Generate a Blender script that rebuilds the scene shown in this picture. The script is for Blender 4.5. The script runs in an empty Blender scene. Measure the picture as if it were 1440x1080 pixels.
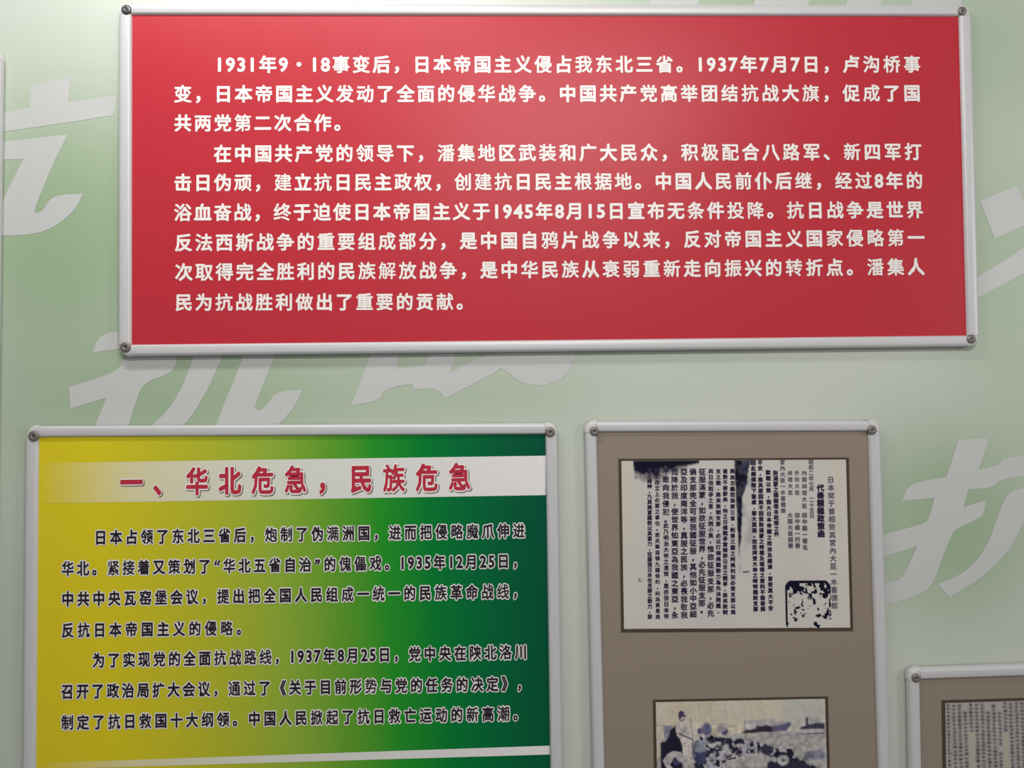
import bpy, math, random
import numpy as np
from mathutils import Matrix, Vector
from mathutils.geometry import tessellate_polygon

random.seed(7); rng = np.random.default_rng(7)
scene = bpy.context.scene
col = scene.collection

# ------------------------------------------------------------------ camera
F_PX = 1150.0                     # focal length in pixels of the 1440x1080 frame
DIST, EYE = 1.763, 1.65           # camera distance from the wall and height above the floor
PITCH, YAW, ROLL = 0.03339, -0.02790, 0.01175
def _rot():
    cp, sp, cy, sy, cr, sr = (math.cos(PITCH), math.sin(PITCH), math.cos(YAW), math.sin(YAW), math.cos(ROLL), math.sin(ROLL))
    Rz = np.array([[cy,-sy,0],[sy,cy,0],[0,0,1]]); Rx = np.array([[1,0,0],[0,cp,-sp],[0,sp,cp]]); Ry = np.array([[cr,0,sr],[0,1,0],[-sr,0,cr]])
    return Rz @ Rx @ Ry
ROT = _rot()
cd = bpy.data.cameras.new('camera'); cam = bpy.data.objects.new('camera', cd); col.objects.link(cam)
cd.sensor_width = 36.0; cd.lens = 36.0*F_PX/1440.0; cd.clip_start = 0.05
cam.matrix_world = Matrix([[ROT[0,0], ROT[0,2], -ROT[0,1], 0.0],
                           [ROT[1,0], ROT[1,2], -ROT[1,1], -DIST],
                           [ROT[2,0], ROT[2,2], -ROT[2,1], EYE],
                           [0,0,0,1]])
cd.dof.use_dof = True; cd.dof.focus_distance = 1.60; cd.dof.aperture_fstop = 5.6
scene.camera = cam

# ------------------------------------------------------------------ light
scene.view_settings.view_transform = 'Standard'; scene.view_settings.look = 'None'
scene.view_settings.exposure = 0.0; scene.view_settings.gamma = 1.0
scene.view_settings.use_curve_mapping = False
world = bpy.data.worlds.new('room_daylight'); scene.world = world; world.use_nodes = True
world.node_tree.nodes['Background'].inputs[0].default_value = (1.0, 0.985, 0.97, 1)
world.node_tree.nodes['Background'].inputs[1].default_value = 0.25
def area(name, loc, target, sx, sy, power, colour):
    l = bpy.data.lights.new(name, 'AREA'); l.shape = 'RECTANGLE'; l.size = sx; l.size_y = sy
    l.energy = power; l.color = colour
    o = bpy.data.objects.new(name, l); col.objects.link(o); o.location = loc
    d = (Vector(target)-Vector(loc)).to_track_quat('-Z', 'Y'); o.rotation_euler = d.to_euler()
    return o
area('ceiling_tube', (-0.60, -0.80, 3.12), (-0.45, 0.0, 1.7), 1.2, 0.045, 15.5, (1.0, 0.995, 0.965))
area('side_light', (4.6, -3.2, 2.6), (0.4, 0.0, 1.5), 1.2, 1.2, 48.0, (1.0, 0.985, 0.985))  # unseen source at the right; casts the shadows left of the boards
area('fill_tube', (0.40, -2.4, 3.15), (0.25, 0.0, 1.35), 1.3, 0.05, 34.0, (1.0, 0.99, 0.98))  # frontal fill added out of view, thin so its shadows stay crisp

# ------------------------------------------------------------------ geometry helpers
def W(px, py, depth=0.0):
    """photo pixel -> point on the plane parallel to the wall, `depth` metres in front of it"""
    d = ROT @ np.array([px-720.0, F_PX, 540.0-py])
    t = (DIST-depth)/d[1]
    return np.array([d[0]*t, -depth, EYE+d[2]*t])

def new_obj(name, verts, faces, mat=None, parent=None, smooth=False):
    me = bpy.data.meshes.new(name)
    me.from_pydata([tuple(map(float, v)) for v in verts], [], faces); me.update()
    if smooth:
        me.polygons.foreach_set('use_smooth', [True]*len(me.polygons))
    if mat: me.materials.append(mat)
    o = bpy.data.objects.new(name, me); col.objects.link(o)
    if parent: attach(o, parent)
    return o
def attach(o, parent):
    o.parent = parent
    o.matrix_parent_inverse = Matrix.Translation(-origin(parent))
def origin(o):
    v = Vector(o.location)
    return v
def thing(name, loc, label, cat, group=None):
    o = bpy.data.objects.new(name, None); col.objects.link(o); o.location = loc
    o.empty_display_size = 0.05
    o['label'] = label; o['category'] = cat
    if group: o['group'] = group
    return o

def mat(name, base, rough=0.5, metal=0.0, spec=0.5, noise=0.0, noise_scale=300.0, bump=0.0):
    m = bpy.data.materials.new(name); m.use_nodes = True; nt = m.node_tree
    b = nt.nodes['Principled BSDF']
    b.inputs['Base Color'].default_value = (*base, 1); b.inputs['Roughness'].default_value = rough
    b.inputs['Metallic'].default_value = metal; b.inputs['Specular IOR Level'].default_value = spec
    if noise or bump:
        tc = nt.nodes.new('ShaderNodeTexCoord'); n = nt.nodes.new('ShaderNodeTexNoise')
        n.inputs['Scale'].default_value = noise_scale; n.inputs['Detail'].default_value = 3
        nt.links.new(tc.outputs['Object'], n.inputs['Vector'])
        if noise:
            mx = nt.nodes.new('ShaderNodeMix'); mx.data_type = 'RGBA'; mx.blend_type = 'MIX'
            mx.inputs[6].default_value = (*[c*(1-noise) for c in base], 1)
            mx.inputs[7].default_value = (*[min(1, c*(1+noise)) for c in base], 1)
            nt.links.new(n.outputs['Fac'], mx.inputs[0]); nt.links.new(mx.outputs[2], b.inputs['Base Color'])
        if bump:
            bp = nt.nodes.new('ShaderNodeBump'); bp.inputs['Strength'].default_value = bump; bp.inputs['Distance'].default_value = 0.0005
            nt.links.new(n.outputs['Fac'], bp.inputs['Height']); nt.links.new(bp.outputs['Normal'], b.inputs['Normal'])
    return m
def attr_mat(name, rough=0.5, spec=0.4, noise=0.0, noise_scale=400.0):
    m = bpy.data.materials.new(name); m.use_nodes = True; nt = m.node_tree
    b = nt.nodes['Principled BSDF']; b.inputs['Roughness'].default_value = rough; b.inputs['Specular IOR Level'].default_value = spec
    a = nt.nodes.new('ShaderNodeAttribute'); a.attribute_name = 'print'
    out = a.outputs['Color']
    if noise:
        tc = nt.nodes.new('ShaderNodeTexCoord'); n = nt.nodes.new('ShaderNodeTexNoise')
        n.inputs['Scale'].default_value = noise_scale; n.inputs['Detail'].default_value = 2
        nt.links.new(tc.outputs['Object'], n.inputs['Vector'])
        mr = nt.nodes.new('ShaderNodeMapRange'); mr.inputs[1].default_value = 0.3; mr.inputs[2].default_value = 0.7
        mr.inputs[3].default_value = 1-noise; mr.inputs[4].default_value = 1+noise
        nt.links.new(n.outputs['Fac'], mr.inputs[0])
        vm = nt.nodes.new('ShaderNodeVectorMath'); vm.operation = 'SCALE'
        nt.links.new(out, vm.inputs[0]); nt.links.new(mr.outputs[0], vm.inputs['Scale']); out = vm.outputs[0]
    nt.links.new(out, b.inputs['Base Color'])
    return m

def srgb(h):
    c = [int(h[i:i+2], 16)/255 for i in (1, 3, 5)]
    return np.array([x/12.92 if x <= .04045 else ((x+.055)/1.055)**2.4 for x in c])

GLOSS = 0.36
M = dict(
    rail=mat('anodised_rail', (.56,.555,.56), .38, .1, .4, noise=.03, noise_scale=60),
    corner=mat('corner_plastic', (.56,.55,.53), .4, 0, .5),
    screw=mat('steel_screw', (.21,.18,.165), .5, .55, .5, noise=.25, noise_scale=500),
    dark_screw=mat('dark_screw', (.10,.10,.11), .35, .7, .5, noise=.25, noise_scale=500),
    backing=mat('backing_board', (.35,.35,.34), .7),
    red=mat('red_print', (.465,.026,.040), GLOSS, 0, .22, noise=.03, noise_scale=500),
    white_ink=mat('white_ink', (.82,.78,.74), GLOSS, 0, .22),
    halo_ink=mat('halo_ink', (.76,.73,.71), .45, 0, .15),
    black_ink=mat('black_ink', (.020,.014,.022), .45, 0, .15),
    title_ink=mat('title_ink', (.47,.03,.055), .45, 0, .15),
    shade_ink=mat('shade_ink', (.16,.13,.12), .45, 0, .15),
    grey=mat('taupe_print', (.265,.215,.170), .5, 0, .15, noise=.05, noise_scale=400),
    edge_ink=mat('brown_edge_print', (.070,.050,.034), .5, 0, .15),
    navy_ink=mat('navy_ink', (.030,.021,.052), .5, 0, .1),
    navy_ink_soft=mat('faded_navy_ink', (.14,.12,.15), .5, 0, .1),
    watermark=mat('watermark_print', (.525,.53,.515), .36, 0, .6, noise=.02, noise_scale=400),
    green_print=attr_mat('yellow_green_print', .42, .06, noise=.025),
    photo=attr_mat('photo_print', .5, .08),
    wall=attr_mat('wall_print', .36, .7, noise=.035),
    white_print=mat('white_print', (.70,.72,.70), .4, 0, .5),
)

def grid_obj(name, nx, ny, posf, colf, material, parent=None):
    """grid nx x ny, posf(u, v) -> point, colours (ny+1, nx+1, 3) linear; row 0 = top"""
    u = np.linspace(0, 1, nx+1); v = np.linspace(0, 1, ny+1)
    verts = [posf(a, b) for b in v for a in u]
    faces = [(j*(nx+1)+i, (j+1)*(nx+1)+i, (j+1)*(nx+1)+i+1, j*(nx+1)+i+1) for j in range(ny) for i in range(nx)]
    o = new_obj(name, verts, faces, material, parent)
    at = o.data.color_attributes.new('print', 'FLOAT_COLOR', 'POINT')
    c = np.ones(((nx+1)*(ny+1), 4), np.float32); c[:, :3] = np.clip(colf, 0, 1).reshape(-1, 3)
    at.data.foreach_set('color', c.ravel())
    return o
def poly_obj(name, pts, material, parent=None):
    tris = tessellate_polygon([[Vector(p) for p in pts]])
    return new_obj(name, pts, [tuple(t) for t in tris], material, parent)

# ------------------------------------------------------------------ wall
GREEN = np.array([.305,.415,.255]); PALE = np.array([.585,.60,.555])
blobs = [(90,330,150,190,1.0),(250,560,230,90,.9),(640,550,190,60,.5),(1430,370,110,150,.75),(1340,740,130,130,.95),
         (1400,60,130,130,.6),(1080,-10,190,60,.8),(1480,560,90,120,.3),(15,800,60,230,.35),(-350,300,200,200,.8),(1900,500,250,250,.8),
         (300,1400,300,200,.8),(1200,1400,250,150,.7),(-300,1000,200,200,.6),(500,-500,300,200,.7),(1500,-400,250,150,.7),(420,300,300,150,.7),(900,300,300,150,.6)]
def wall_colours(X, Z):
    PX = 720+X/.001533; PY = 540-(Z-EYE)/.001533+0
    # account for the small camera tilt (keeps the print where it is on the wall)
    c = W(720, 540); PX = 720+(X-c[0])/.001533; PY = 540-(Z-c[2])/.001533
    g = np.full(X.shape, .20)
    for x, y, rx, ry, a in blobs:
        g = 1-(1-g)*(1-a*np.exp(-(((PX-x)/rx)**2+((PY-y)/ry)**2)**1.3*.8))
    g = np.clip(g, 0, 1)[..., None]
    return GREEN*g+PALE*(1-g)
nx, ny = 220, 104
x0, x1, z0, z1 = -3.5, 3.5, 0.0, 3.3
XX, ZZ = np.meshgrid(np.linspace(x0, x1, nx+1), np.linspace(z1, z0, ny+1))
wall = grid_obj('wall_back', nx, ny, lambda u, v: (x0+(x1-x0)*u, 0, z1+(z0-z1)*v), wall_colours(XX, ZZ), M['wall'])
wall['kind'] = 'structure'

def soften(pts, n=2):
    for _ in range(n):
        out = []; m = len(pts)
        for i in range(m):
            a, b, c = (np.array(pts[(i+k) % m], float) for k in (-1, 0, 1))
            u, v = b-a, c-b; cs = np.dot(u, v)/(np.linalg.norm(u)*np.linalg.norm(v)+1e-9)
            if .45 < cs < .9995: out += [tuple(b-u*.25), tuple(b+v*.25)]
            else: out.append(tuple(b))
        pts = out
    return pts
def wm(pts, s, ox, oy):
    pts = soften(pts)
    poly_obj('watermark_stroke', [W(ox+a/s, oy+b/s, .0005) for a, b in pts], M['watermark'], wall)
wm([(-60,325),(190,275),(190,140),(450,80),(430,240),(735,200),(735,260),(715,325),(430,370),(-60,440)], 4.5, 0, 90)
wm([(-60,500),(430,445),(350,600),(270,790),(215,930),(228,945),(270,932),(330,830),(525,820),(480,920),(340,1040),(180,1085),(-60,1085),(-60,960),(0,900),(60,770),(150,600),(-60,610)], 4.5, 0, 90)
wm([(215,110),(345,85),(345,180),(180,200)], 3.6, 80, 440)
wm([(60,375),(310,300),(355,205),(610,205),(595,300),(445,350),(400,440),(345,640),(165,640),(250,430),(70,485)], 3.6, 80, 440)
wm([(700,190),(850,190),(800,310),(720,470),(620,600),(400,640),(560,500),(620,400),(665,300)], 3.6, 80, 440)
wm([(950,200),(1110,200),(1050,350),(1000,475),(1012,492),(1040,490),(1075,450),(1110,398),(1245,390),(1200,480),(1130,560),(1080,600),(780,640),(830,500),(900,330)], 3.6, 80, 440)
wm([(230,40),(360,40),(350,140),(500,120),(520,40),(660,40),(620,165),(840,40),(1265,40),(1240,120),(1200,190),(1080,230),(980,210),(920,160),(880,135),(840,165),(600,287),(550,235),(440,245),(430,215),(290,240),(270,300),(120,325),(160,230),(200,120)], 3.6, 460, 480)
wm([(75,260),(290,170),(380,380),(330,405),(160,480)], 4.15, 1360, 220)
wm([(0,740),(65,700),(200,620),(330,530),(500,410),(500,580),(320,690),(65,825),(0,850)], 4.15, 1360, 220)
wm([(530,75),(710,70),(650,250),(770,225),(790,185),(914,170),(1100,150),(1100,275),(914,288),(770,310),(730,360),(590,365),(560,470),(690,430),(680,520),(600,560),(510,600),(490,640),(450,730),(380,930),(290,990),(100,1045),(-20,1060),(-20,930),(190,905),(230,830),(290,700),(90,760),(-20,790),(-20,660),(320,570),(360,540),(390,415),(200,435),(240,330),(460,295)], 4.154, 1220, 600)
wm([(1100,320),(1100,360),(914,540),(860,680),(700,860),(480,1000),(410,920),(560,860),(690,720),(760,520),(820,380),(914,355)], 4.154, 1220, 600)
for a, b in ((915, 982), (1062, 1137), (1192, 1240), (1284, 1352)):
    wm([(a+14, -60), (b+14, -60), (b-2, 14), (a-4, 14)], 1.0, 0, 0)

# ------------------------------------------------------------------ frames
SHEET, RAILW = 0.013, 0.026        # print plane in front of the wall; rail width
PROF = [(0,0),(.0005,.0020),(.0030,.0060),(.0046,.0067),(.0185,.0069),(.0215,.0062),(.0242,.0042),(.0257,.0016),(.0260,-.001),(.0260,-.0085)]
def sweep(name, path, material, parent, prof=PROF, smooth=True):
    """path: list of (base point xz, outward unit xz); profile swept along it"""
    verts, faces = [], []
    n = len(prof)
    for (bx, bz), (ox, oz) in path:
        for w, h in prof:
            verts.append((bx+ox*w, -(SHEET+h), bz+oz*w))
    for i in range(len(path)-1):
        for j in range(n-1):
            a = i*n+j; faces.append((a, a+1, a+n+1, a+n))
    faces.append(tuple(range(n))); faces.append(tuple(reversed([(len(path)-1)*n+j for j in range(n)])))
    o = new_obj(name, verts, faces, material, parent)
    bev_smooth(o, n)
    return o
def bev_smooth(o, n):
    for p in o.data.polygons: p.use_smooth = len(p.vertices) == 4
    import bmesh
    bm = bmesh.new(); bm.from_mesh(o.data); bmesh.ops.recalc_face_normals(bm, faces=bm.faces)
    for e in bm.edges:
        if len(e.link_faces) == 2 and e.calc_face_angle(0) > math.radians(38): e.smooth = False
    bm.to_mesh(o.data); bm.free()

def screw(px, py, r, parent, dark=False, rot=0.4):
    c = W(px, py, SHEET+.0066)
    prof = [(1.0,0),(1.0,.0014),(.93,.0026),(.78,.0036),(.50,.0042),(.40,.0042),(.34,.0030),(0,.0028)]
    seg = 28; v, f = [], []
    for pr, h in prof[:-1]:
        for k in range(seg):
            a = 2*math.pi*k/seg; v.append((c[0]+r*pr*math.cos(a), c[1]-h, c[2]+r*pr*math.sin(a)))
    for i in range(len(prof)-2):
        for k in range(seg):
            f.append((i*seg+k, i*seg+(k+1) % seg, (i+1)*seg+(k+1) % seg, (i+1)*seg+k))
    v.append((c[0], c[1]-.0028, c[2])); t = len(v)-1; b = (len(prof)-2)*seg
    for k in range(seg): f.append((b+k, b+(k+1) % seg, t))
    o = new_obj('screw', v, f, M['dark_screw' if dark else 'screw'], parent, smooth=True)
    if dark: o['label'] = 'dark corner screw'
    # cross recess
    vv, ff = [], []
    for q in (0, 1):
        a = rot+q*math.pi/2; dx, dz = math.cos(a)*r*.30, math.sin(a)*r*.30; nx_, nz_ = -math.sin(a)*r*.07, math.cos(a)*r*.07
        s = len(vv)
        for sx, sn in ((-1,-1),(1,-1),(1,1),(-1,1)):
            vv.append((c[0]+dx*sx+nx_*sn, c[1]-.0031-.0001*q, c[2]+dz*sx+nz_*sn))
        ff.append((s, s+1, s+2, s+3))
    new_obj('cross_recess', vv, ff, M['dark_screw'], o)
    return o

def board(name, corners, label, cat, sheet_mat, screws, group, sheet_builder=None, widths=(RAILW,)*4, skip_dark=()):
    """corners: inner print corners TL TR BR BL as wall points (x, z)"""
    P = [np.array(c, float) for c in corners]
    cx, cz = sum(P)/4
    lo = min(p[1] for p in P)
    root = thing(name, (cx, 0, lo), label, cat, group)
    # backing body
    O = []
    for i in range(4):
        d = P[i]-np.array([cx, cz]); O.append(P[i]+np.sign(d)*.012)
    v = [(p[0], -.001, p[1]) for p in O]+[(p[0], -(SHEET-.0008), p[1]) for p in O]
    new_obj('backing_panel', v, [(0,1,2,3),(7,6,5,4),(0,4,5,1),(1,5,6,2),(2,6,7,3),(3,7,4,0)], M['backing'], root)
    # sheet
    E = [P[i]+np.sign(P[i]-np.array([cx, cz]))*.002 for i in range(4)]
    if sheet_builder: sheet = sheet_builder(E, root)
    else: sheet = new_obj('print_sheet', [(p[0], -SHEET, p[1]) for p in E], [(3,2,1,0)], sheet_mat, root)
    names = ('top', 'right', 'bottom', 'left')
    for i in range(4):
        a, b = P[i], P[(i+1) % 4]
        d = (b-a)/np.linalg.norm(b-a); out = np.array([-d[1], d[0]])
        if np.dot(out, (a+b)/2-np.array([cx, cz])) < 0: out = -out
        k = widths[i]/RAILW
        prof = [(w*k, h) for w, h in PROF]
        g = .0006
        sweep('frame_rail', [(a+d*g, out), (b-d*g, out)], M['rail'], root, prof)
        # corner piece at b between this rail and the next
        c = P[(i+2) % 4]; d2 = (c-b)/np.linalg.norm(c-b); out2 = np.array([-d2[1], d2[0]])
        if np.dot(out2, (b+c)/2-np.array([cx, cz])) < 0: out2 = -out2
        path = []
        for q in range(9):
            t = q/8*math.pi/2; o_ = out*math.cos(t)+out2*math.sin(t)
            # squircle-like outer corner
            r = 1.0+.07*math.sin(2*t)**2
            path.append((b, o_*r))
        sweep('corner_piece', path, M['corner'], root, [(w*.995, h-.0001 if h > -.01 else h) for w, h in PROF])
    for s in screws:
        screw(s[0], s[1], s[2], root, dark=(len(s) > 3), rot=random.random())
    return root, sheet

def P2(px, py, depth=SHEET):
    w = W(px, py, depth); return (w[0], w[2])

# ------------------------------------------------------------------ lettering
_cache = {}
_fc = bpy.data.curves.new('glyph', 'FONT'); _fo = bpy.data.objects.new('glyph', _fc); col.objects.link(_fo); _fc.resolution_u = 2
def glyph(ch):
    if ch in _cache: return _cache[ch]
    _fc.body = ch; bpy.context.view_layer.update()
    dg = bpy.context.evaluated_depsgraph_get()
    me = bpy.data.meshes.new_from_object(_fo.evaluated_get(dg))
    V = np.array([(v.co.x, v.co.y) for v in me.vertices]) if len(me.vertices) else np.zeros((0, 2))
    Fc = [tuple(p.vertices) for p in me.polygons]
    cnt = {}
    for p in Fc:
        for i in range(len(p)):
            e = tuple(sorted((p[i], p[(i+1) % len(p)]))); cnt[e] = cnt.get(e, 0)+1
    B = [e for e, c in cnt.items() if c == 1]
    bpy.data.meshes.remove(me)
    _cache[ch] = (V, Fc, B); return _cache[ch]
def bold_glyph(ch, r, joins=True):
    V, Fc, B = glyph(ch)
    r *= min(1.1, max(.4, 1.3-len(V)/130)) if r < .045 else 1
    verts = [tuple(v) for v in V]; faces = list(Fc)
    if r <= 0: return [(x, y, 0) for x, y in verts], faces
    used = set(); lev = [0]*len(verts); cnt_ = 0
    for a, b in B:
        p, q = V[a], V[b]; d = q-p; L = np.hypot(*d)
        if L < 1e-6: continue
        n = np.array([-d[1], d[0]])/L*r; s = len(verts); lev.extend([1+(cnt_ % 5)]*4); cnt_ += 1
        verts += [tuple(p+n), tuple(p-n), tuple(q-n), tuple(q+n)]; faces.append((s, s+1, s+2, s+3)); used |= {a, b}
    if joins:
        for a in used:
            s = len(verts)
            verts += [(V[a][0]+r*math.cos(k*math.pi/3), V[a][1]+r*math.sin(k*math.pi/3)) for k in range(6)]
            faces.append(tuple(range(s, s+6))); lev.extend([6+(cnt_ % 5)]*6); cnt_ += 1
    return [(x, y, l) for (x, y), l in zip(verts, lev)], faces
HALF = set('0123456789')
def text_line(name, s, xs, xe, ys, ye, em, material, parent, depth, r=.025, wx=1.0, dx=0, dy=0, anchors=(), digit=.54, digit_scale=1.06, name_label=None, joins=True):
    """one printed line: first glyph ink starts at pixel xs, last ends at xe; centre height ys..ye (pixels)"""
    w = [digit if c in HALF else (.62 if c in '“”' else 1.0) for c in s]
    cum = np.concatenate([[0], np.cumsum(w)])
    L = cum[-1]
    pitch = (xe-xs+0.0)/(L-(1-em*wx*.92/((xe-xs)/L)))
    A = [(0, xs-pitch*.5+em*wx*.46)] if False else None
    # cell centre of first / last glyph
    c0 = xs+em*wx*(.45 if s[0] not in HALF else .27); c1 = xe-em*wx*(.45 if s[-1] not in HALF else .27)
    cc = (cum[:-1]+cum[1:])/2
    kx, kp = [cc[0]], [c0]
    for i, x in anchors: kx.append(cc[i]); kp.append(x)
    kx.append(cc[-1]); kp.append(c1)
    o = np.argsort(kx); cx = np.interp(cc, np.array(kx)[o], np.array(kp)[o])
    p0 = W(xs+dx, ys+dy, depth); p1 = W(xe+dx, ye+dy, depth)
    u = (p1-p0); wl = np.linalg.norm(u); u /= wl; v = np.array([-u[2], 0, u[0]])
    mpp = wl/math.hypot(xe-xs, ye-ys)
    verts, faces = [], []
    for i, ch in enumerate(s):
        if ch in ' 　': continue
        t = (cx[i]-xs)/(xe-xs); P = W(cx[i]+dx, ys+(ye-ys)*t+dy, depth)
        half = ch in HALF
        gv, gf = bold_glyph(ch, r*(1.0 if half else 1), joins)
        if not gv: continue
        sc = em*mpp*(digit_scale if half else 1)
        gx = [a[0] for a in glyph(ch)[0]]
        mid = (min(gx)+max(gx))/2 if (half or ch in '“”') else .5
        sx = sc*wx
        b = len(verts)
        for a, c, l in gv:
            h = (c+.0)*sc-.38*em*mpp
            q = P+u*((a-mid)*sx)+v*h+np.array([0, -l*.00002, 0])
            verts.append(q)
        faces += [tuple(b+k for k in f) for f in gf]
    return new_obj(name, verts, faces, material, parent)
def text_column(s, x0_, y0_, x1_, y1_, em, material, parent, depth, r=.02, segs=None):
    """vertical line of print; positions in pixels, y0/y1 = centres of the first/last glyph"""
    verts, faces = [], []
    n = len(s)
    ys = np.linspace(y0_, y1_, n) if segs is None else segs
    pa, pb = W(x0_, y0_, depth), W(x0_+10, y0_, depth); mpp = np.linalg.norm(pb-pa)/10
    for i, ch in enumerate(s):
        if ch in ' 　': continue
        e = em[i] if hasattr(em, '__len__') else em
        t = (ys[i]-y0_)/(y1_-y0_+1e-9); P = W(x0_+(x1_-x0_)*t, ys[i], depth)
        gv, gf = bold_glyph(ch, r+.014, False)
        o = (.25, .1) if ch in '，。' else (0, 0)
        b = len(verts)
        for a, c, l in gv: verts.append((P[0]+(a-.5+o[0])*e*mpp, P[1]-l*.00002, P[2]+(c-.38+o[1])*e*mpp))
        faces += [tuple(b+k for k in f) for f in gf]
    return new_obj('text_column', verts, faces, material, parent)

# ------------------------------------------------------------------ red board
red, sheet = board('notice_board', [P2(186,21.5), P2(1347.6,23.5), P2(1358.8,471.8), P2(185.5,484.8)],
    'wide red notice board with nine lines of white Chinese text in aluminium frame', 'notice board', M['red'],
    [(178,13.9,.0105,1),(1352.8,15.5,.0095),(1365.6,476.7,.0098),(176.8,488.2,.0112)], None,
    widths=(.0245,.0275,.0245,.0275))
RT = [("1931年9・18事变后，日本帝国主义侵占我东北三省。1937年7月7日，卢沟桥事",302,1293.6,90.5,90.2,()),
 ("变，日本帝国主义发动了全面的侵华战争。中国共产党高举团结抗战大旗，促成了国",246,1293.6,132,130.8,()),
 ("共两党第二次合作。",246,493,172.9,172.5,()),
 ("在中国共产党的领导下，潘集地区武装和广大民众，积极配合八路军、新四军打",302,1295,216,213.2,()),
 ("击日伪顽，建立抗日民主政权，创建抗日民主根据地。中国人民前仆后继，经过8年的",246,1297,256.8,253.7,()),
 ("浴血奋战，终于迫使日本帝国主义于1945年8月15日宣布无条件投降。抗日战争是世界",246,1297.4,298.8,294.8,()),
 ("反法西斯战争的重要组成部分，是中国自鸦片战争以来，反对帝国主义国家侵略第一",247,1299.3,341.2,334,()),
 ("次取得完全胜利的民族解放战争，是中华民族从衰弱重新走向振兴的转折点。潘集人",247.4,1299.3,382.7,375,()),
 ("民为抗战胜利做出了重要的贡献。",247.4,665,425.1,424,())]
for s, a, b, y0_, y1_, an in RT:
    text_line('text_line', s, a, b, y0_, y1_, 25.5, M['white_ink'], sheet, SHEET+.0004, r=.030, wx=.97, anchors=an)

# ------------------------------------------------------------------ yellow-green board
def lerp_stops(x, stops):
    xs = [s[0] for s in stops]; cs = np.array([s[1] for s in stops])
    return np.stack([np.interp(x, xs, cs[:, k]) for k in range(3)], -1)
GST = [(50,(.67,.54,.020)),(140,(.67,.56,.018)),(230,(.55,.51,.026)),(310,(.42,.47,.032)),(385,(.28,.43,.045)),(460,(.13,.35,.030)),
       (530,(.022,.29,.022)),(600,(.003,.20,.032)),(660,(.002,.145,.042)),(720,(.002,.105,.04)),(790,(.002,.075,.042))]
GTL, GTR, GBR, GBL = (55.3,614.8), (767,610.6), (777,1290), (49,1318)
def green_builder(E, root):
    n_x, n_y = 160, 150
    u = np.linspace(0, 1, n_x+1)[None, :]; v = np.linspace(0, 1, n_y+1)[:, None]
    X = 52+718*u+0*v; Y = 613+690*v+0*u
    g = lerp_stops(X-(Y-613)*.06+10*(1-v), GST)
    E3 = [np.array([p[0], -SHEET, p[1]]) for p in E]
    def pos(a, b): return (E3[0]*(1-a)+E3[1]*a)*(1-b)+(E3[3]*(1-a)+E3[2]*a)*b
    return grid_obj('print_sheet', n_x, n_y, pos, g, M['green_print'], root)
green, gsheet = board('notice_board', [P2(*GTL), P2(*GTR), P2(*GBR), P2(*GBL)],
    'yellow to green shaded notice board with red Chinese heading and black text lines', 'notice board', None,
    [(47.8,613.2,.0112),(773.6,607.7,.0105),(784,1300,.0105),(41,1325,.0105)], None, green_builder,
    widths=(.0235,.0255,.0245,.0275))
def fade_band(name, TLx, TRx, yt, yb, parent):
    """pale band printed across the sheet, fading out to the left; yt, yb = (y at left, y at right)"""
    n = 60; cols = []
    def pos(a, b):
        x = TLx+(TRx-TLx)*a
        y = (yt[0]+(yt[1]-yt[0])*a)*(1-b)+(yb[0]+(yb[1]-yb[0])*a)*b
        return W(x, y, SHEET+.0003)
    u = np.linspace(0, 1, n+1); x = TLx+(TRx-TLx)*u
    base = lerp_stops(x-2, GST); white = np.array([.76,.73,.715])
    al = np.interp(x, [55,100,190,320,450,600,767], [0,.14,.52,.74,.86,.93,1.0])[:, None]
    c = base*(1-al)+white*al
    return grid_obj(name, n, 1, pos, np.stack([c, c]), M['green_print'], parent)
fade_band('heading_band', 58, 767.4, (651, 640.8), (708, 696.2), gsheet)
fade_band('pale_stripe', 58, 773.0, (1073, 1048.6), (1082, 1061), gsheet)
# heading
hd = "一、华北危急，民族危急"; hx = (170.6, 660.5)
for nm, m_, r_, dp, dx, dy in (('heading_shadow', 'shade_ink', .084, .0005, 1.3, 1.3), ('heading_outline', 'halo_ink', .082, .0008, 0, 0), ('heading_text', 'title_ink', .038, .0011, 0, 0)):
    text_line(nm, hd, hx[0], hx[1], 678.5, 670.5, 40.5, M[m_] if nm != 'heading_outline' else M['white_ink'], gsheet, SHEET+dp, r=r_, wx=.78, dx=dx, dy=dy)
GT = [("日本占领了东北三省后，炮制了伪满洲国，进而把侵略魔爪伸进",133.6,737.5,755.9,746,()),
 ("华北。紧接着又策划了“华北五省自治”的傀儡戏。1935年12月25日，",87.5,737,799.8,788.6,()),
 ("中共中央瓦窑堡会议，提出把全国人民组成一统一的民族革命战线，",87.5,737,842.6,831.3,()),
 ("反抗日本帝国主义的侵略。",87.5,349,886.4,883,()),
 ("为了实现党的全面抗战路线，1937年8月25日，党中央在陕北洛川",131,740.3,928.8,916.5,()),
 ("召开了政治局扩大会议，通过了《关于目前形势与党的任务的决定》，",87,743,972.6,961,()),
 ("制定了抗日救国十大纲领。中国人民掀起了抗日救亡运动的新高潮。",87,738,1016.2,1003,())]
for s, a, b, y0_, y1_, an in GT:
    for nm, m_, r_, dp in (('text_outline', 'halo_ink', .108, .0005), ('text_line', 'black_ink', .032, .0008)):
        text_line(nm, s, a, b, y0_, y1_, 21.5, M[m_], gsheet, SHEET+dp, r=r_, wx=.81, anchors=an, digit=.55, digit_scale=1.08, joins=True)

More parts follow.
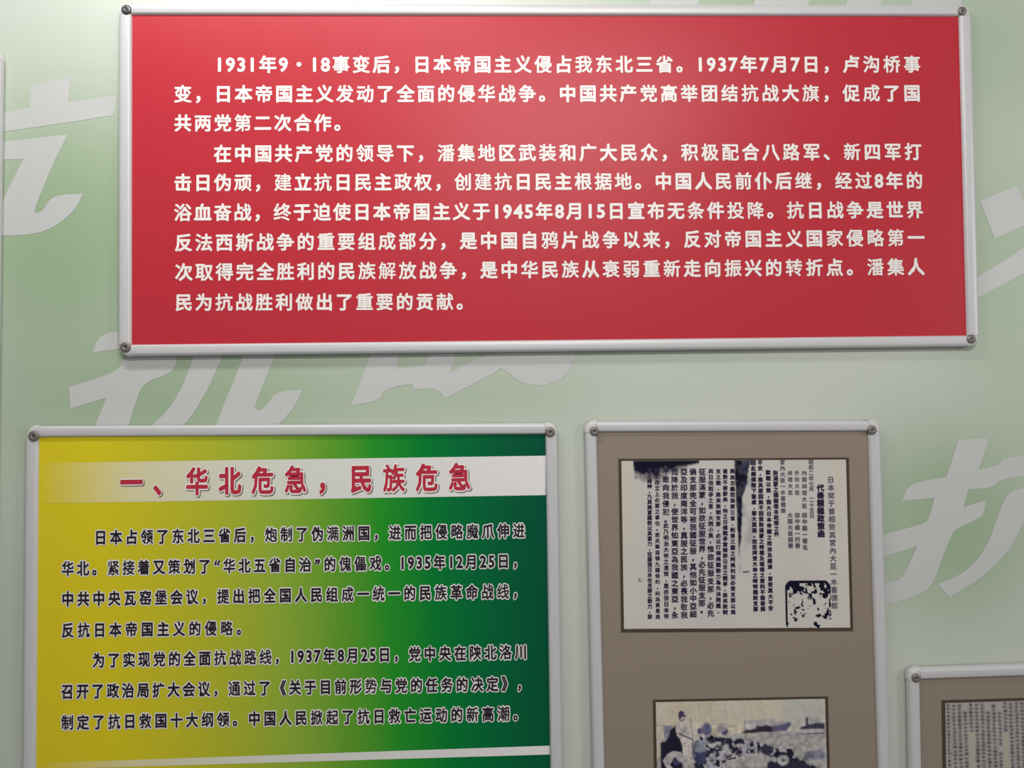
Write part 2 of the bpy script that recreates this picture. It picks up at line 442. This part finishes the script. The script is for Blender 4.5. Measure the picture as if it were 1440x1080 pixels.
# ------------------------------------------------------------------ printed pictures (rasters computed here, stored as mesh colours)
def blur(a, k):
    for _ in range(k):
        a = (np.roll(a, 1, 0)+2*a+np.roll(a, -1, 0))/4; a = (np.roll(a, 1, 1)+2*a+np.roll(a, -1, 1))/4
    return a
def fbm(h, w, cell, seed, octs=4):
    r = np.random.default_rng(seed); out = np.zeros((h, w)); amp = 1; tot = 0
    for o in range(octs):
        c = max(1.2, cell/2**o); gh, gw = int(h/c)+3, int(w/c)+3; g = r.random((gh, gw))
        y = np.arange(h)/c; x = np.arange(w)/c; yi = y.astype(int); xi = x.astype(int); fy = (y-yi)[:, None]; fx = (x-xi)[None, :]
        fy = fy*fy*(3-2*fy); fx = fx*fx*(3-2*fx)
        v = (g[yi][:, xi]*(1-fx)+g[yi][:, xi+1]*fx)*(1-fy)+(g[yi+1][:, xi]*(1-fx)+g[yi+1][:, xi+1]*fx)*fy
        out += v*amp; tot += amp; amp *= .55
    return out/tot
class Raster:
    def __init__(s, x0, y0, x1, y1, step):
        s.x = np.arange(x0, x1+step*.5, step); s.y = np.arange(y0, y1+step*.5, step)
        s.X, s.Y = np.meshgrid(s.x, s.y); s.im = np.zeros(s.X.shape+(3,))
    def put(s, mask, c, k=0):
        m = mask.astype(float)
        if k: m = blur(m, k)
        m = m[..., None]; s.im = s.im*(1-m)+np.array(c)*m
    def poly(s, pts, c, k=1):
        ins = np.zeros(s.X.shape, bool); n = len(pts)
        for i in range(n):
            (xa, ya), (xb, yb) = pts[i], pts[(i+1) % n]
            if ya == yb: continue
            cond = ((ya > s.Y) != (yb > s.Y)) & (s.X < (xb-xa)*(s.Y-ya)/(yb-ya)+xa); ins ^= cond
        s.put(ins, c, k)
    def ell(s, cx, cy, rx, ry, c, k=1): s.put(((s.X-cx)/rx)**2+((s.Y-cy)/ry)**2 < 1, c, k)
    def line(s, pts, w, c, k=0):
        m = np.zeros(s.X.shape)
        for (xa, ya), (xb, yb) in zip(pts, pts[1:]):
            dx, dy = xb-xa, yb-ya; t = np.clip(((s.X-xa)*dx+(s.Y-ya)*dy)/(dx*dx+dy*dy+1e-9), 0, 1)
            m = np.maximum(m, np.clip(w/2-np.hypot(s.X-xa-t*dx, s.Y-ya-t*dy)+.5, 0, 1))
        s.put(m, c, k)
    def build(s, name, quad, parent, depth):
        h, w = s.X.shape
        q = [W(*p, depth) for p in quad]
        return grid_obj(name, w-1, h-1, lambda a, b: (q[0]*(1-a)+q[1]*a)*(1-b)+(q[3]*(1-a)+q[2]*a)*b, s.im, M['photo'], parent)
def edged(name, quad, parent, margin=(5,5,5,5)):
    """brown border printed round a picture: left, top, right, bottom margins in pixels"""
    l, t, r_, b = margin
    q = [(quad[0][0]-l, quad[0][1]-t), (quad[1][0]+r_, quad[1][1]-t), (quad[2][0]+r_, quad[2][1]+b), (quad[3][0]-l, quad[3][1]+b)]
    return new_obj(name, [W(*p, SHEET+.0006) for p in q], [(3,2,1,0)], M['edge_ink'], parent)

# ------------------------------------------------------------------ taupe board with two pictures
taupe, tsheet = board('display_board', [P2(838.7,607.6), P2(1220.5,606.4), P2(1240.5,1290), P2(856,1318)],
    'taupe display board with old printed document above a black and white photograph', 'display board', M['grey'],
    [(835.7,606.4,.0100),(1226,604.6,.0100),(1248,1298,.0100),(848,1325,.0100)], 'taupe display boards with framed prints',
    widths=(.0225,.0260,.0245,.0245))
DQ = [(873.8,648.3),(1189.6,646.3),(1195.6,882.5),(877.6,884.5)]
edged('picture_border', DQ, tsheet, (4.2,3.0,4.2,5.0))
R = Raster(874, 647, 1194, 884, 1.0)
paper = np.array([.56,.53,.485]); fn = fbm(*R.X.shape, 60, 3); fn2 = fbm(*R.X.shape, 14, 5); fn3 = fbm(*R.X.shape, 6, 9, 3)
R.im[:] = paper; R.im *= (1+.10*(fn-.5))[..., None]
R.im += (np.clip((fn-.5)*3, -1, 1)[..., None])*np.array([.012, 0, .0])
for (x_a, x_b, a) in ((874,890,.55),(1176,1190,.5)):                      # aged yellow margins
    m = np.clip(1-np.abs(R.X-(x_a+x_b)/2)/((x_b-x_a)/2+2), 0, 1)*np.clip((870-R.Y)/200, 0, 1)*a
    R.put(m*2 > .01, paper) if False else None
    R.im = R.im*(1-m[..., None])+np.array([.58,.52,.36])*m[..., None]
ink = np.array([.006,.006,.020])
# ink haze between the columns of the middle pages
haze = np.exp(-((R.X-985)/60)**2-((R.Y-760)/90)**2)*.22*fn2*2
R.im = R.im*(1-haze[..., None])+np.array([.30,.28,.42])*haze[..., None]
st = np.clip(1.5-(R.Y-648+14*(fn2-.5))/np.interp(R.X, [890,893,915,925,940,960,985], [1,22,26,30,18,9,1]), 0, 1.5)*((R.X > 890.5) & (R.X < 985))
st = np.clip((st*(.35+1.2*fn2)+.9*(fn3-.5)*np.clip(1.3-st, 0, 1)*(st > .02)-.22)*1.5, 0, 1); st = blur(st, 1)*(R.X > 890.5)
R.im = R.im*(1-st[..., None])+ink*st[..., None]
wL = 1034+(R.Y-648)*.03
wR = np.interp(R.Y, [647,665,690,700,720,735,750,770,790,820], [1058,1055,1049,1046,1043,1044,1043,1040,1039.5,1039])
fd = ((R.X > wL) & (R.X < wR+6*(fn2-.5))).astype(float)*np.interp(R.Y, [647,760,775,800,822], [1,1,.6,.35,0])
fd = np.clip(fd*(.75+.5*fn3), 0, 1); fd = blur(fd, 1)
R.im = R.im*(1-fd[..., None])+ink*fd[..., None]
sm = ((R.X > 1044) & (R.X < 1062))*np.interp(R.Y, [647,700,760,800], [.8,.5,.3,0])*np.clip((fn2-.38)*3, 0, 1); sm = blur(sm.astype(float), 1)
R.im = R.im*(1-sm[..., None])+np.array([.10,.10,.19])*sm[..., None]
R.line([(1044,805.2),(1051,804.6)], 1.9, ink)
# seal
S = (1102.5, 817, 1167.5, 888)
def rr(X, Y, x0, y0, x1, y1, r):
    dx = np.maximum(np.maximum(x0+r-X, X-(x1-r)), 0); dy = np.maximum(np.maximum(y0+r-Y, Y-(y1-r)), 0)
    ins = (X > x0) & (X < x1) & (Y > y0) & (Y < y1)
    return np.where(ins, r-np.hypot(dx, dy), -1)
outer = rr(R.X, R.Y, *S, 11); inner = rr(R.X, R.Y, S[0]+3.0, S[1]+4.2, S[2]-2.6, S[3]+10, 9)
ring = (outer > 0) & ~(inner > 0)
gap = ((R.X > 1160) & (fn3 > .52) & (R.Y > 836)) | ((R.Y > 872) & (R.X > 1120))
R.put((ring & ~gap), ink, 0)
inside = (inner > 0) & (outer > 0)
dens = np.where(R.Y < 838, np.where(R.X < 1124, 2.2-(R.Y-822)*.10, np.where(R.X > 1143, 1.0, .62)), .30)
dens = dens+np.where((R.Y < 826), .08, 0)
fs = fbm(*R.X.shape, 5.5, 21, 3); sp = inside & (fs < .30+.30*dens)
R.put(sp, ink, 0)
doc = R.build('document_print', DQ, tsheet, SHEET+.0009)
doc['label'] = 'old printed document with ink stains and a square seal'
ZX = lambda X: 860+X/4.1536
ZY = lambda Y: 635+Y/4.154
D2 = SHEET+.0012
ni, ns = M['navy_ink'], M['navy_ink_soft']
def tc(s, X0, Y0, X1, Y1, em, m_=None, r=.02): text_column(s, ZX(X0), ZY(Y0), ZX(X1), ZY(Y1), em, m_ or ni, doc, D2, r)
def mixed(s, nbig, first_big, X0, X1, ya, ymid, yb):
    if first_big: y = list(np.linspace(ya, ymid, nbig))+list(np.linspace(ymid+32, yb, len(s)-nbig)); e = [9.8]*nbig+[7.6]*(len(s)-nbig)
    else: k = len(s)-nbig; y = list(np.linspace(ya, ymid, k))+list(np.linspace(ymid+44, yb, nbig)); e = [7.4]*k+[9.8]*nbig
    text_column(s, ZX(X0), ZY(y[0]), ZX(X1), ZY(y[-1]), e, ni, doc, D2, .03, segs=[ZY(q) for q in y])
tc("業之精神，乃英美富國欲以其富力，征服我日本在支那之勢力，即", 222, 112, 224, 965, 7.0, r=.035)
tc("國之存立上必要之事也。若夫華盛頓九國條約，純為貿易商", 266, 112, 270, 965, 7.0, r=.03)
mixed("不敢向我侵犯。此乃明治大帝之遺策，是亦我日本帝", 7, True, 317, 320, 115, 400, 962)
tc("而降於我，使世界知東亞為我國之東亞，永", 369, 118, 370, 955, 10.0, r=.03)
tc("亞及印度南洋等，異服之民族，必畏我敬我", 423, 118, 424, 955, 10.0, r=.03)
tc("倘支那完全可被我國征服，其他如小中亞細", 476, 118, 477, 950, 10.0, r=.03)
tc("征服滿蒙，如欲征服世界，必先征服支那。", 530, 118, 528, 930, 10.0, r=.03)
mixed("與日俄戰爭之意，大同小異。惟欲征服支那，必先", 9, False, 580, 579, 115, 525, 945)
tc("支之戰，將來欲制支那，必以打倒美國勢力為先決問題，", 624, 115, 624, 935, 7.0, r=.04)
tc("逐勢不容辭矣，向之日俄戰爭實際即日支之戰爭，將來欲制", 664, 115, 664, 938, 7.0, r=.04)
tc("與血主義而保東三省，則第三國之阿美利加必受支那以夷", 706, 115, 710, 938, 7.0, r=.04)
tc("七", 165, 750, 165, 751, 6.0, ns)
tc("因此頗煩陛下聖慮，罪大莫逃。然臣拜受大命之時特賜對支那", 828, 65, 842, 920, 7.0, r=.05)
tc("不安，推其原因無不因我對滿蒙之特權及確得之實利不能發揮", 868, 65, 884, 920, 7.0, r=.05)
tc("歐戰以後，我大日本帝國之政治及經濟，皆受莫大不安", 915, 122, 930, 915, 7.0, r=.05)
tc("對滿蒙之積極根本政策之件", 958, 125, 964, 482, 7.4, r=.04)
tc("宮內大臣一木喜德郎", 998, 62, 1003, 345, 7.2, ns, .04)
tc("總理大臣", 1042, 125, 1045, 240, 7.0, ns, .03)
tc("大藏大臣副署", 1043, 372, 1046, 550, 7.2, ns, .05)
tc("外務大臣", 1083, 125, 1085, 240, 7.0, ns, .03)
tc("田中義一行署", 1085, 372, 1087, 550, 7.2, ns, .05)
tc("內閣總理大臣", 1126, 125, 1127, 318, 7.4, ns, .03)
tc("田中義一署名", 1127, 372, 1131, 560, 7.4, ns, .05)
tc("昭和二年七月 二十五日", 1165, 62, 1170, 375, 7.2, ns, .03)
tc("代奏積極政策函", 1220, 212, 1224, 480, 10.4, ni, .05)
tc("日本關于首相致其宮內大臣一木喜德郎", 1280, 165, 1303, 900, 9.6, ns, .025)

# soldiers photograph
PQ = [(922.2,987.5),(1160.2,982.6),(1164.5,1144),(925,1150)]
edged('picture_border', PQ, tsheet, (4.2,3.4,4.2,5.0))
R = Raster(922, 984, 1162, 1146, 1.0)
A_ = lambda pts: [(920+x/10.8, 980+y/10.8) for x, y in pts]
B_ = lambda pts: [(1040+x/10.8, 980+y/10.8) for x, y in pts]
sky = np.array([.56,.50,.40]); pale = np.array([.54,.495,.465]); dark = np.array([.014,.014,.030]); mid = np.array([.20,.21,.27]); blue = np.array([.11,.12,.20])
fn = fbm(*R.X.shape, 50, 31); f6 = fbm(*R.X.shape, 7, 33, 3); f4 = fbm(*R.X.shape, 4.5, 37, 2)
R.im[:] = sky; R.im += ((fn-.5)*.10)[..., None]*np.array([.6,.6,1.6])
R.put(R.X > 1100, np.array([.48,.47,.43]), 10)
# ground
R.poly(B_([(-260,560),(0,560),(450,545),(900,520),(1300,510),(1300,2000),(-1300,2000),(-1300,900)]), [.40,.39,.37], 1)
g_ = (R.Y > 1030)*np.clip((f6-.5)*2.5+.3, 0, 1)*.5
R.im = R.im*(1-g_[..., None])+np.array([.26,.27,.31])*g_[..., None]
R.poly(B_([(870,560),(1300,560),(1300,620),(900,600)]), [.34,.33,.36], 1)
R.line(B_([(950,578),(1300,566)]), 1.3, [.06,.05,.09])
R.line(B_([(350,620),(700,596),(860,590)]), .9, [.25,.24,.26])
R.line(B_([(380,720),(600,735),(900,730)]), .8, [.26,.25,.27])
R.poly(B_([(1020,840),(1200,820),(1300,870),(1300,960),(930,990)]), [.20,.21,.27], 2)
# far roof and trees
R.poly(B_([(70,360),(180,340),(520,330),(560,370),(800,370),(780,430),(700,520),(80,520)]), [.40,.38,.38], 1)
R.poly(B_([(95,390),(245,400),(240,480),(100,490)]), [.52,.53,.53], 1)
R.line(B_([(75,350),(80,500)]), 1.2, [.22,.20,.25])
R.poly(B_([(0,545),(80,500),(230,480),(260,430),(330,440),(420,425),(500,450),(520,530),(250,540)]), [.035,.025,.05], 1)
R.poly(B_([(500,440),(620,430),(700,400),(790,385),(780,450),(700,525),(500,530)]), [.12,.11,.20], 1)
R.poly(B_([(905,500),(950,460),(1010,450),(1010,320),(1050,320),(1055,430),(1140,420),(1160,340),(1200,340),(1220,400),(1300,420),(1300,500)]), [.05,.045,.085], 1)
R.poly(B_([(1050,320),(1200,310),(1250,340),(1250,400),(1060,410)]), [.36,.38,.36], 2)
# poles and scaffold
for X_ in (540, 680, 860, 1080): R.line(A_([(X_-10,90),(X_+25,420)]), .8, [.40,.35,.32])
R.line(A_([(660,210),(1100,205)]), .6, [.42,.38,.33])
R.line(A_([(920,400),(1080,405)]), .8, [.30,.28,.30])
R.line(A_([(0,390),(110,400),(250,410)]), .8, [.22,.22,.26])
# bush and left dark mass
R.poly(A_([(130,410),(260,410),(250,560),(140,620)]), [.22,.22,.30], 1)
R.poly(A_([(85,650),(150,640),(210,560),(240,460),(330,395),(330,470),(340,560),(380,600),(400,660),(430,760),(420,860),(420,1100),(85,1100)]), dark, 1)
# crowd of fighters: broken light and dark
crowd = np.zeros(R.X.shape)
def inpoly(pts):
    T = Raster.__new__(Raster); T.X, T.Y = R.X, R.Y; T.im = np.zeros(R.X.shape+(3,)); T.poly(pts, [1,1,1], 1); return T.im[..., 0]
crowd = inpoly(A_([(600,640),(760,560),(900,590),(1120,610),(1350,620),(1800,760),(2100,900),(2500,1100),(2700,1500),(2400,1800),(600,1500),(580,800)]))
t = np.clip((f4-.52)*7, 0, 1)[..., None]
R.im = R.im*(1-crowd[..., None])+(dark*(1-t)*1.5+np.array([.36,.34,.36])*t)*crowd[..., None]
R.poly(A_([(1060,1080),(1100,930),(1300,900),(1520,850),(1700,840),(1760,930),(1720,1080)]), [.40,.39,.38], 2)
R.poly(A_([(1000,1100),(1760,1060),(1700,1500),(1000,1500)]), [.32,.33,.32], 3)
R.poly(A_([(1100,920),(1220,905),(1230,930),(1110,945)]), dark, 0)
R.line(A_([(1040,940),(1200,890),(1340,855)]), 1.0, [.45,.43,.40])
# mid figures
R.ell(*A_([(790,470)])[0], 7, 9, blue*1.1, 1); R.ell(*A_([(685,500)])[0], 4, 5, [.08,.08,.16], 1)
R.ell(*A_([(1060,510)])[0], 5, 5.5, [.09,.07,.15], 1); R.poly(A_([(960,430),(1100,430),(1100,480),(1000,540),(950,540)]), [.34,.33,.40], 1)
R.poly(A_([(670,540),(760,570),(770,680),(700,640)]), [.42,.40,.44], 1)
R.poly(A_([(690,570),(735,610),(720,650),(685,640)]), dark, 0)
R.ell(*A_([(860,610)])[0], 3.4, 4.8, dark, 0); R.poly(A_([(780,640),(830,700),(960,660),(980,690),(870,760),(800,720)]), [.42,.40,.40], 0)
R.poly(A_([(600,660),(760,650),(770,820),(600,820)]), mid*1.1, 1); R.poly(A_([(600,820),(780,820),(770,1000),(590,990)]), [.055,.06,.13], 1)
R.poly(A_([(1030,720),(1110,700),(1130,800),(1180,850),(1100,880),(1040,800)]), [.42,.41,.42], 1)
R.poly(A_([(980,830),(1030,830),(1030,940),(960,960)]), [.38,.37,.42], 1)
R.poly(A_([(780,900),(900,880),(930,930),(790,950)]), [.30,.32,.35], 1)
R.poly(A_([(800,970),(880,970),(890,1060),(820,1060)]), [.40,.38,.45], 1)
# right figures
R.poly(B_([(300,760),(380,700),(450,760),(470,880),(430,900),(320,850)]), [.04,.035,.07], 1)
R.poly(B_([(480,900),(560,820),(690,880),(600,900),(560,940)]), dark, 0)
R.ell(*B_([(765,860)])[0], 4.2, 5.5, dark, 0); R.poly(B_([(700,800),(780,790),(820,880),(790,930),(720,930)]), dark, 0)
R.ell(*B_([(500,950)])[0], 4.5, 4, [.42,.42,.42], 1); R.ell(*B_([(650,970)])[0], 8.5, 7.5, [.40,.40,.40], 1); R.ell(*B_([(650,970)])[0], 2.2, 2.2, [.12,.12,.14], 0)
R.poly(B_([(400,1000),(480,970),(560,1010),(640,1060),(700,1040),(780,960),(900,980),(1080,1060),(1100,1200),(420,1200)]), [.03,.025,.05], 1)
for X_, Y_ in ((110,700),(60,820),(220,740),(300,680)): R.poly(B_([(X_-20,Y_-60),(X_+10,Y_-50),(X_+50,Y_+60),(X_+10,Y_+80)]), [.36,.37,.42], 0)
# standing soldier and crouching man
R.poly(A_([(340,350),(430,335),(520,395),(560,470),(580,590),(605,640),(570,720),(575,900),(610,970),(520,1000),(430,980),(420,850),(415,700),(390,610),(335,560),(315,450)]), pale, 0)
R.ell(*A_([(440,260)])[0], 4.6, 6.6, [.46,.41,.42], 0); R.poly(A_([(358,250),(368,200),(405,178),(440,190),(452,240),(480,272),(430,275),(400,285),(398,320),(420,350),(385,335),(362,290)]), [.07,.05,.10], 0); R.poly(A_([(425,305),(450,300),(445,345),(425,340)]), [.12,.09,.13], 0)
R.line(A_([(375,535),(480,580),(575,622)]), 2.0, [.06,.045,.06]); R.line(A_([(435,380),(500,450)]), .8, [.36,.30,.30])
R.line(A_([(540,300),(560,480),(575,580)]), 1.3, [.24,.18,.19]); R.line(A_([(420,690),(480,665)]), 1.0, [.12,.10,.16]); R.line(A_([(570,640),(575,900)]), 2.2, [.12,.12,.20])
R.poly(A_([(270,790),(390,810),(420,900),(500,930),(480,1020),(400,980),(300,880),(250,950),(215,1000),(330,1120),(230,1120),(150,1020),(115,930),(180,840)]), [.43,.42,.41], 0)
R.ell(*A_([(320,960)])[0], 5.5, 5, [.06,.05,.12], 0); R.line(A_([(330,900),(370,950)]), 1.6, [.45,.42,.45])
lum = R.im.mean(-1, keepdims=True); amp = np.clip((R.Y-1008)/25, .12, .55)[..., None]*np.clip(lum*6, .3, 1)
R.im *= np.clip(1+amp*(1.5*(f4-.5)+.9*(f6-.5))[..., None], .15, 1.5); R.im *= np.array([1.02, 1.0, .99]); R.im = .7*R.im+.3*blur(R.im, 1)
pic = R.build('photograph_print', PQ, tsheet, SHEET+.0009)
pic['label'] = 'black and white photograph of a standing soldier above crouching fighters'

# ------------------------------------------------------------------ lower right taupe board with newspaper
taupe2, nsheet = board('display_board', [P2(1292.3,954.8), P2(1675,942), P2(1690,1500), P2(1304,1530)],
    'taupe display board with newspaper print, cut off at lower right corner', 'display board', M['grey'],
    [(1287.9,953.2,.0095),(1682,938,.0100),(1698,1508,.0100),(1296,1538,.0100)], 'taupe display boards with framed prints',
    widths=(.0235,.0260,.0245,.0245))
NQ = [(1329.2,988.8),(1600,980.6),(1606,1190),(1332.5,1200)]
edged('picture_border', NQ, nsheet, (5.2,4.0,4.2,5.0))
R = Raster(1329, 986, 1602, 1192, 1.0)
fn = fbm(*R.X.shape, 40, 41); R.im[:] = [.40,.365,.35]; R.im *= (1+.10*(fn-.5))[..., None]
r2 = np.random.default_rng(11)
gaps = {4:(1026,1400), 10:(1027,1400), 16:(1010,1090), 22:(986,1060), 27:(1060,1400)}
blank_top = {3:10, 7:12, 8:3, 9:13, 15:6, 20:9}
for c in range(33):
    xc = 1332.6+c*8.05
    y = 988.5+blank_top.get(c, 0)+r2.random()*2
    run = r2.integers(8, 22)
    while y < 1190:
        xx = xc+(y-988)*.016
        if c in gaps and gaps[c][0] < y < gaps[c][1]: y += 5; continue
        run -= 1
        if run < 0: y += r2.random()*9; run = r2.integers(6, 22)
        a = .72+.28*r2.random()
        w_, h_ = 2.1+1.1*r2.random(), 1.6+1.1*r2.random()
        m = np.exp(-((R.X-xx-(r2.random()-.5)*.8)/w_)**2-((R.Y-y)/h_)**2)*a
        R.im = R.im*(1-m[..., None])+np.array([.02,.02,.03])*m[..., None]
        y += 4.9+r2.random()*.6
for c, (ya, yb) in gaps.items():
    xx = 1332.6+c*8.05
    m = ((np.abs(R.X-xx-(R.Y-988)*.016) < 4.6) & (R.Y > ya) & (R.Y < yb)).astype(float)*.6; m = blur(m, 1)
    R.im = R.im*(1-m[..., None])+np.array([.42,.39,.29])*m[..., None]
news = R.build('newspaper_print', NQ, nsheet, SHEET+.0009)
news['label'] = 'old newspaper page of dense vertical columns'

# ------------------------------------------------------------------ board cut off by the left edge
left, lsheet = board('notice_board', [P2(-560,92), P2(-14.5,86.5), P2(-31,1190), P2(-580,1200)],
    'pale board cut off by left edge, only its bright frame showing', 'notice board', M['white_print'],
    [(-7,79,.0100),(-568,84,.0100),(-22,1198,.0100),(-588,1208,.0100)], None,
    widths=(.0235,.0260,.0245,.0245))

bpy.data.objects.remove(_fo, do_unlink=True)
